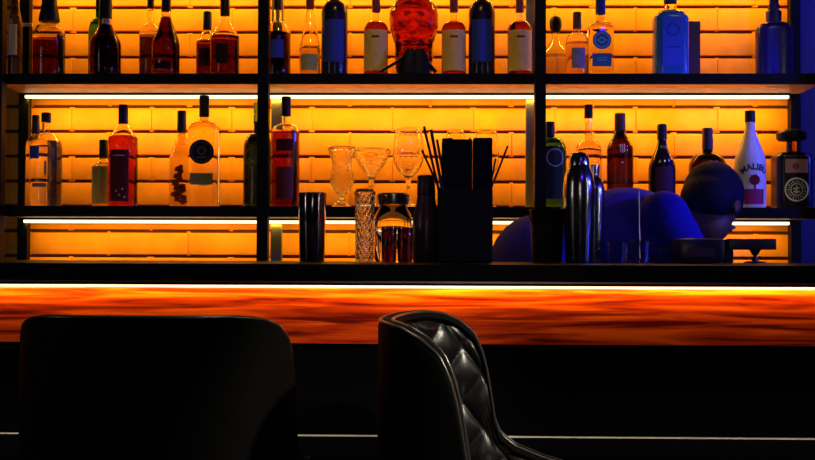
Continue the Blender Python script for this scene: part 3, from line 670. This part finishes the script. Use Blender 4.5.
haN = Vector((P(722, 262, 2.80).x, 2.79, zbar-.05))-O; haF = Vector((haN.x+.04, 3.0-YPn, .93))
Rt = Matrix.Rotation(math.radians(72), 3, 'Y')   # torso axis leans towards the right
def torso(bm, g=0):
    ell(bm, pelL+Vector((0, 0, .02)), .125+g, .145+g, .14+g)
    ell(bm, pelL.lerp(chL, .35)+Vector((0, 0, .045)), .11+g, .125+g, .17+g, Rt)
    ell(bm, pelL.lerp(chL, .66)+Vector((0, 0, .045)), .125+g, .14+g, .18+g, Rt)
    ell(bm, chL+Vector((-.01, 0, 0)), .115+g, .155+g, .13+g, Rt)
    limb(bm, shN, .058+g, shF, .058+g)
def face_head(bm):
    # head leaning forward; face towards the right and down
    q = Matrix.Rotation(math.radians(58), 3, 'Z') @ Matrix.Rotation(math.radians(55), 3, 'Y')
    T = lambda x, y, z: hdL + q @ Vector((x, y, z))
    ell(bm, T(-.012, 0, .018), .090, .074, .084, q)      # cranium
    ell(bm, T(.028, 0, -.035), .058, .056, .070, q)      # face
    ell(bm, T(.048, 0, -.080), .030, .036, .026, q)      # chin
    limb(bm, T(.082, 0, -.005), .008, T(.103, 0, -.036), .012, 4)    # nose
    for sy in (-1, 1):
        ell(bm, T(.078, sy*.030, .002), .011, .014, .010, q)         # eyes
        ell(bm, T(.082, sy*.030, .020), .009, .020, .007, q)         # brows
        ell(bm, T(-.008, sy*.074, -.012), .018, .008, .030, q)       # ears
    ell(bm, T(.083, 0, -.056), .010, .022, .005, q); ell(bm, T(.080, 0, -.066), .010, .020, .006, q)
    limb(bm, nkL, .058, hdL+q @ Vector((-.025, 0, -.04)), .052, 5)
def hand(bm, p, d, s=1):
    d = Vector(d).normalized(); side = Vector((0, 1, 0)) - d*d.y; side.normalize(); dn = d.cross(side)*s
    if dn.z > 0: dn = -dn
    limb(bm, p, .024, p+d*.03, .026, 3)
    for k in range(4):
        b0 = p+d*.035+side*(k-1.5)*.018; limb(bm, p+d*.01+side*(k-1.5)*.012, .014, b0+d*.03, .011, 4)
        ln = (.036, .042, .040, .031)[k]
        j1 = b0+d*(.03+ln*.55)+dn*.008; limb(bm, b0+d*.03, .0098, j1, .0088, 4)
        j2 = j1+d*ln*.45+dn*.016; limb(bm, j1, .0086, j2, .0076, 3)
    t1 = p+d*.03-side*.042+dn*.006; limb(bm, p+d*.005-side*.02, .013, t1, .0105, 4); limb(bm, t1, .0102, t1+d*.026-side*.004+dn*.008, .0085, 3)
def arms(bm, g=0, full=True):
    for sh_, el_, ha_ in ((shN, elN, haN), (shF, elF, haF)):
        limb(bm, sh_, .054+g, sh_.lerp(el_, 1 if full else .62), (.042 if full else .047)+g)
        if full:
            limb(bm, el_, .040, ha_, .026, 12); hand(bm, ha_, (ha_-el_))
def legs(bm, g=0, full=True):
    for sy in (-1, 1):
        h = pelL+Vector((0, sy*.085, -.04)); k = Vector((.06, sy*.11, .53)); a = Vector((-.05, sy*.12, .09))
        limb(bm, h, .088+g, k, .060+g, 12); limb(bm, k, .058+g, a, .040+g, 12)
        if full:
            limb(bm, a, .038, (.02, sy*.12, .04), .034, 4); limb(bm, (-.06, sy*.12, .035), .033, (.13, sy*.12, .028), .027, 8)
skin = mat('skin', (.13, .065, .045), .5, var=.08)
bm = bmesh.new(); torso(bm); arms(bm); legs(bm); face_head(bm); organic('body', bm, skin, per, .006, 3)
shirt = mat('blue_lit_navy_shirt', (.03, .02, .42), .8, var=.2, scale=200, spec=.15)  # navy cloth, its blue raised to carry the blue light
bm = bmesh.new(); torso(bm, .012); arms(bm, .014, False); limb(bm, chL, .09, nkL-Vector((.01, 0, .0)), .066, 5); organic('shirt', bm, shirt, per, .008, 8)
bm = bmesh.new(); legs(bm, .014, False); ell(bm, pelL+Vector((-.005, 0, -.03)), .142, .163, .13); organic('trousers', bm, mat('black_trousers', (.01, .01, .012), .8), per, .009, 6)
bm = bmesh.new()
for sy in (-1, 1): limb(bm, (-.07, sy*.12, .046), .044, (.14, sy*.12, .038), .036, 10)
organic('shoes', bm, mat('black_shoe', (.01, .01, .01), .4), per, .007, 3)
bm = bmesh.new(); q = Matrix.Rotation(math.radians(58), 3, 'Z') @ Matrix.Rotation(math.radians(55), 3, 'Y')
ell(bm, hdL+q @ Vector((-.022, 0, .030)), .096, .084, .090, q); ell(bm, hdL+q @ Vector((-.045, 0, -.02)), .065, .074, .070, q); ell(bm, hdL+q @ Vector((.03, 0, .065)), .055, .062, .038, q)
for v in bm.verts: v.co += v.co.normalized()*.003*noise.noise(v.co*60)
organic('hair', bm, mat('dark_hair_blue_sheen', (.006, .005, .030), .7, spec=.2, bump=.4, scale=180), per, .006, 3)  # dark hair with the blue sheen of the light mixed into its colour

# ------------------------------------------------------------------ quilted bar chairs
HP = [(0, 0), (.03, -.001), (.06, -.006), (.09, -.019), (.12, -.042), (.135, -.070), (.145, -.10), (.155, -.15), (.163, -.205), (.175, -.236), (.205, -.258), (.26, -.278), (.33, -.296), (.42, -.308)]
HP = [(d*(1 if d < .05 else .955), h) for d, h in HP]
def hfun(d):
    for (a, ha), (b, hb) in zip(HP, HP[1:]):
        if d <= b: return ha+(hb-ha)*max(0, (d-a))/(b-a)
    return HP[-1][1]
ZT = 1.019; TH = .028
def plan():
    a, b, n = .237, .20, 2.7; pts = []
    for k in range(12): pts.append((-a, .17-.17*k/12))
    for k in range(161):
        ph_ = PI + PI*k/160; c, s_ = math.cos(ph_), math.sin(ph_)
        pts.append((a*math.copysign(abs(c)**(2/n), c), -b*abs(s_)**(2/n)))
    for k in range(1, 13): pts.append((a, .17*k/12))
    # resample evenly
    L_ = [0]
    for p, q in zip(pts, pts[1:]): L_.append(L_[-1]+math.dist(p, q))
    N = 260; out = []; j = 0
    for i in range(N+1):
        t = L_[-1]*i/N
        while j < len(L_)-2 and L_[j+1] < t: j += 1
        f = (t-L_[j])/max(1e-9, L_[j+1]-L_[j]); p, q = pts[j], pts[j+1]
        out.append((p[0]+(q[0]-p[0])*f, p[1]+(q[1]-p[1])*f, t-L_[-1]/2))
    return out, b
def chair(name, label, loc, rz):
    rt = root(name, loc, label, 'chair', 'quilted black bar chairs', rz)
    pts, b = plan(); NI = len(pts); z0 = .64
    nv = 84; inner, outer = [], []
    tops = []
    for i, (x, y, u) in enumerate(pts):
        p, q = pts[max(0, i-1)], pts[min(NI-1, i+1)]
        t = Vector((q[0]-p[0], q[1]-p[1])).normalized(); nin = Vector((-t.y, t.x))    # points inwards
        if nin.dot(Vector((-x, .1-y))) < 0: nin = -nin
        zt = ZT + hfun(y+b) - TH/2
        ic, oc = [], []
        for j in range(nv+1):
            v = j/nv; z = z0+(zt-z0)*v
            e = 0
            A = u/.085+(z)/.105; B = u/.085-(z)/.105
            bul = (abs(math.sin(PI*A/1))*abs(math.sin(PI*B/1)))**.45
            edge = min(1, (zt-z)/.02, (.5+.5*1))
            e = TH/2-.012+.015*bul*max(0.15, edge)
            lean = 0
            ic.append(Vector((x+nin.x*e, y+nin.y*e, z)))
            oc.append(Vector((x-nin.x*TH/2*(1-.0*v), y-nin.y*TH/2, z)))
        inner.append(ic); outer.append(oc); tops.append((Vector((x, y, zt)), nin))
    bm = bmesh.new()
    IV = [[bm.verts.new(p) for p in c] for c in inner]
    for A, B in zip(IV, IV[1:]):
        for j in range(nv): bm.faces.new((A[j], B[j], B[j+1], A[j+1]))
    finish('quilted_lining', bm, M_leather, rt, angle=180)
    bm = bmesh.new()
    # outer shell with rolled rim, wraps over to the lining
    cols = []
    for oc, (tp, nin) in zip(outer, tops):
        n3 = Vector((nin.x, nin.y, 0)); col = [oc[0]+n3*(TH-.006)]+[oc[j] for j in range(0, nv+1, 6)]
        for k in range(1, 9):
            a = PI*k/8; col.append(tp - n3*math.cos(a)*TH/2 + Vector((0, 0, math.sin(a)*TH/2)))
        col.append(tp+n3*(TH/2-.012)-Vector((0, 0, .01)))
        cols.append([bm.verts.new(p) for p in col])
    for A, B in zip(cols, cols[1:]):
        for j in range(len(A)-1): bm.faces.new((A[j], B[j], B[j+1], A[j+1]))
    bm.faces.new(cols[0]); bm.faces.new(cols[-1][::-1])
    finish('backrest_shell', bm, M_leather_out, rt, angle=60)
    for s_, off in ((-1, 0), (1, 0)):
        bm = bmesh.new(); path = [tp + Vector((nin.x, nin.y, 0))*s_*(TH/2-.004)+Vector((0, 0, .0105)) for tp, nin in tops][::2]
        tube(bm, path, .0028, 8); finish('piping', bm, M_piping, rt, angle=60)
    # seat, legs, foot ring
    bm = bmesh.new(); ring = []
    pr = [(.60, .90), (.605, .95), (.64, 1), (.68, 1), (.70, .97), (.712, .88), (.718, .6), (.72, .05)]
    rings = []
    for z, k in pr:
        r_ = []
        for m_ in range(56):
            a = 2*PI*m_/56; c, s_ = math.cos(a), math.sin(a); f = (abs(c)**3.2+abs(s_)**3.2)**(-1/3.2)
            r_.append(bm.verts.new((.198*k*f*c, -.045+.19*k*f*s_, z)))
        rings.append(r_)
    for A, B in zip(rings, rings[1:]):
        for m_ in range(56): bm.faces.new((A[m_], A[(m_+1) % 56], B[(m_+1) % 56], B[m_]))
    bm.faces.new(rings[0][::-1]); bm.faces.new(rings[-1]); finish('seat', bm, M_leather, rt, angle=50)
    for sx in (-1, 1):
        for sy in (-1, 1):
            bm = bmesh.new(); tube(bm, [(sx*.15, -.045+sy*.14, .61), (sx*.20, -.045+sy*.18, 0)], [.014, .010], 12); finish('leg', bm, M_black, rt)
    bm = bmesh.new(); c_ = [(sx*.187, -.045+sy*.170, .20) for sx, sy in ((-1, -1), (1, -1), (1, 1), (-1, 1), (-1, -1))]
    for p, q in zip(c_, c_[1:]): tube(bm, [p, q], .008, 10)
    finish('foot_ring', bm, M_black, rt)
    return rt
c1 = P(155, 330, 1.86)
chair('bar_chair', 'black bar chair seen from behind at left, its wide rounded back facing the viewer', (c1.x, 1.735+.214, 0), 0)
a_ = math.radians(-98.2)
c2 = P(385, 330, 1.82)
chair('bar_chair', 'black bar chair turned sideways in the middle, showing its diamond quilted lining', (c2.x+.214*math.cos(math.radians(8.2)), 1.82-.214*math.sin(math.radians(8.2)), 0), a_)

for m in bpy.data.materials:
    if any(k in m.name for k in ('label', 'print', 'paper', 'disc')) and m.use_nodes:
        m.node_tree.nodes['Principled BSDF'].inputs['Specular IOR Level'].default_value = .12

# prints belong to their labels, piping to its shell, handles to their vessels
def stem_name(o): return o.name.split('.')[0]
for o in list(C.objects):
    if o.parent is None or o.type != 'MESH': continue
    n = stem_name(o); sib = [c for c in o.parent.children if c is not o]
    want = None
    if n in ('label_print', 'band_print', 'line_print', 'dot_print', 'ring_print', 'print', 'label_motif', 'seal', 'mark', 'stripe'): want = ('label', 'upper_label')
    elif n == 'medallion_print': want = ('medallion',)
    elif n == 'disc_print': want = ('disc_label',)
    elif n == 'emblem_motif': want = ('emblem',)
    elif n == 'piping': want = ('backrest_shell',)
    elif n == 'bucket_handle': want = ('bucket_body',)
    elif n == 'spoon_tip': want = ('spoon_stem',)
    elif n == 'front_slot': want = ('dispenser_body',)
    elif n == 'neck_collar': want = ('glass_body',)
    if want:
        c = [q for q in sib if stem_name(q) in want and q.parent == o.parent]
        if c: o.parent = c[-1] if n in ('label_print', 'line_print') else c[0]
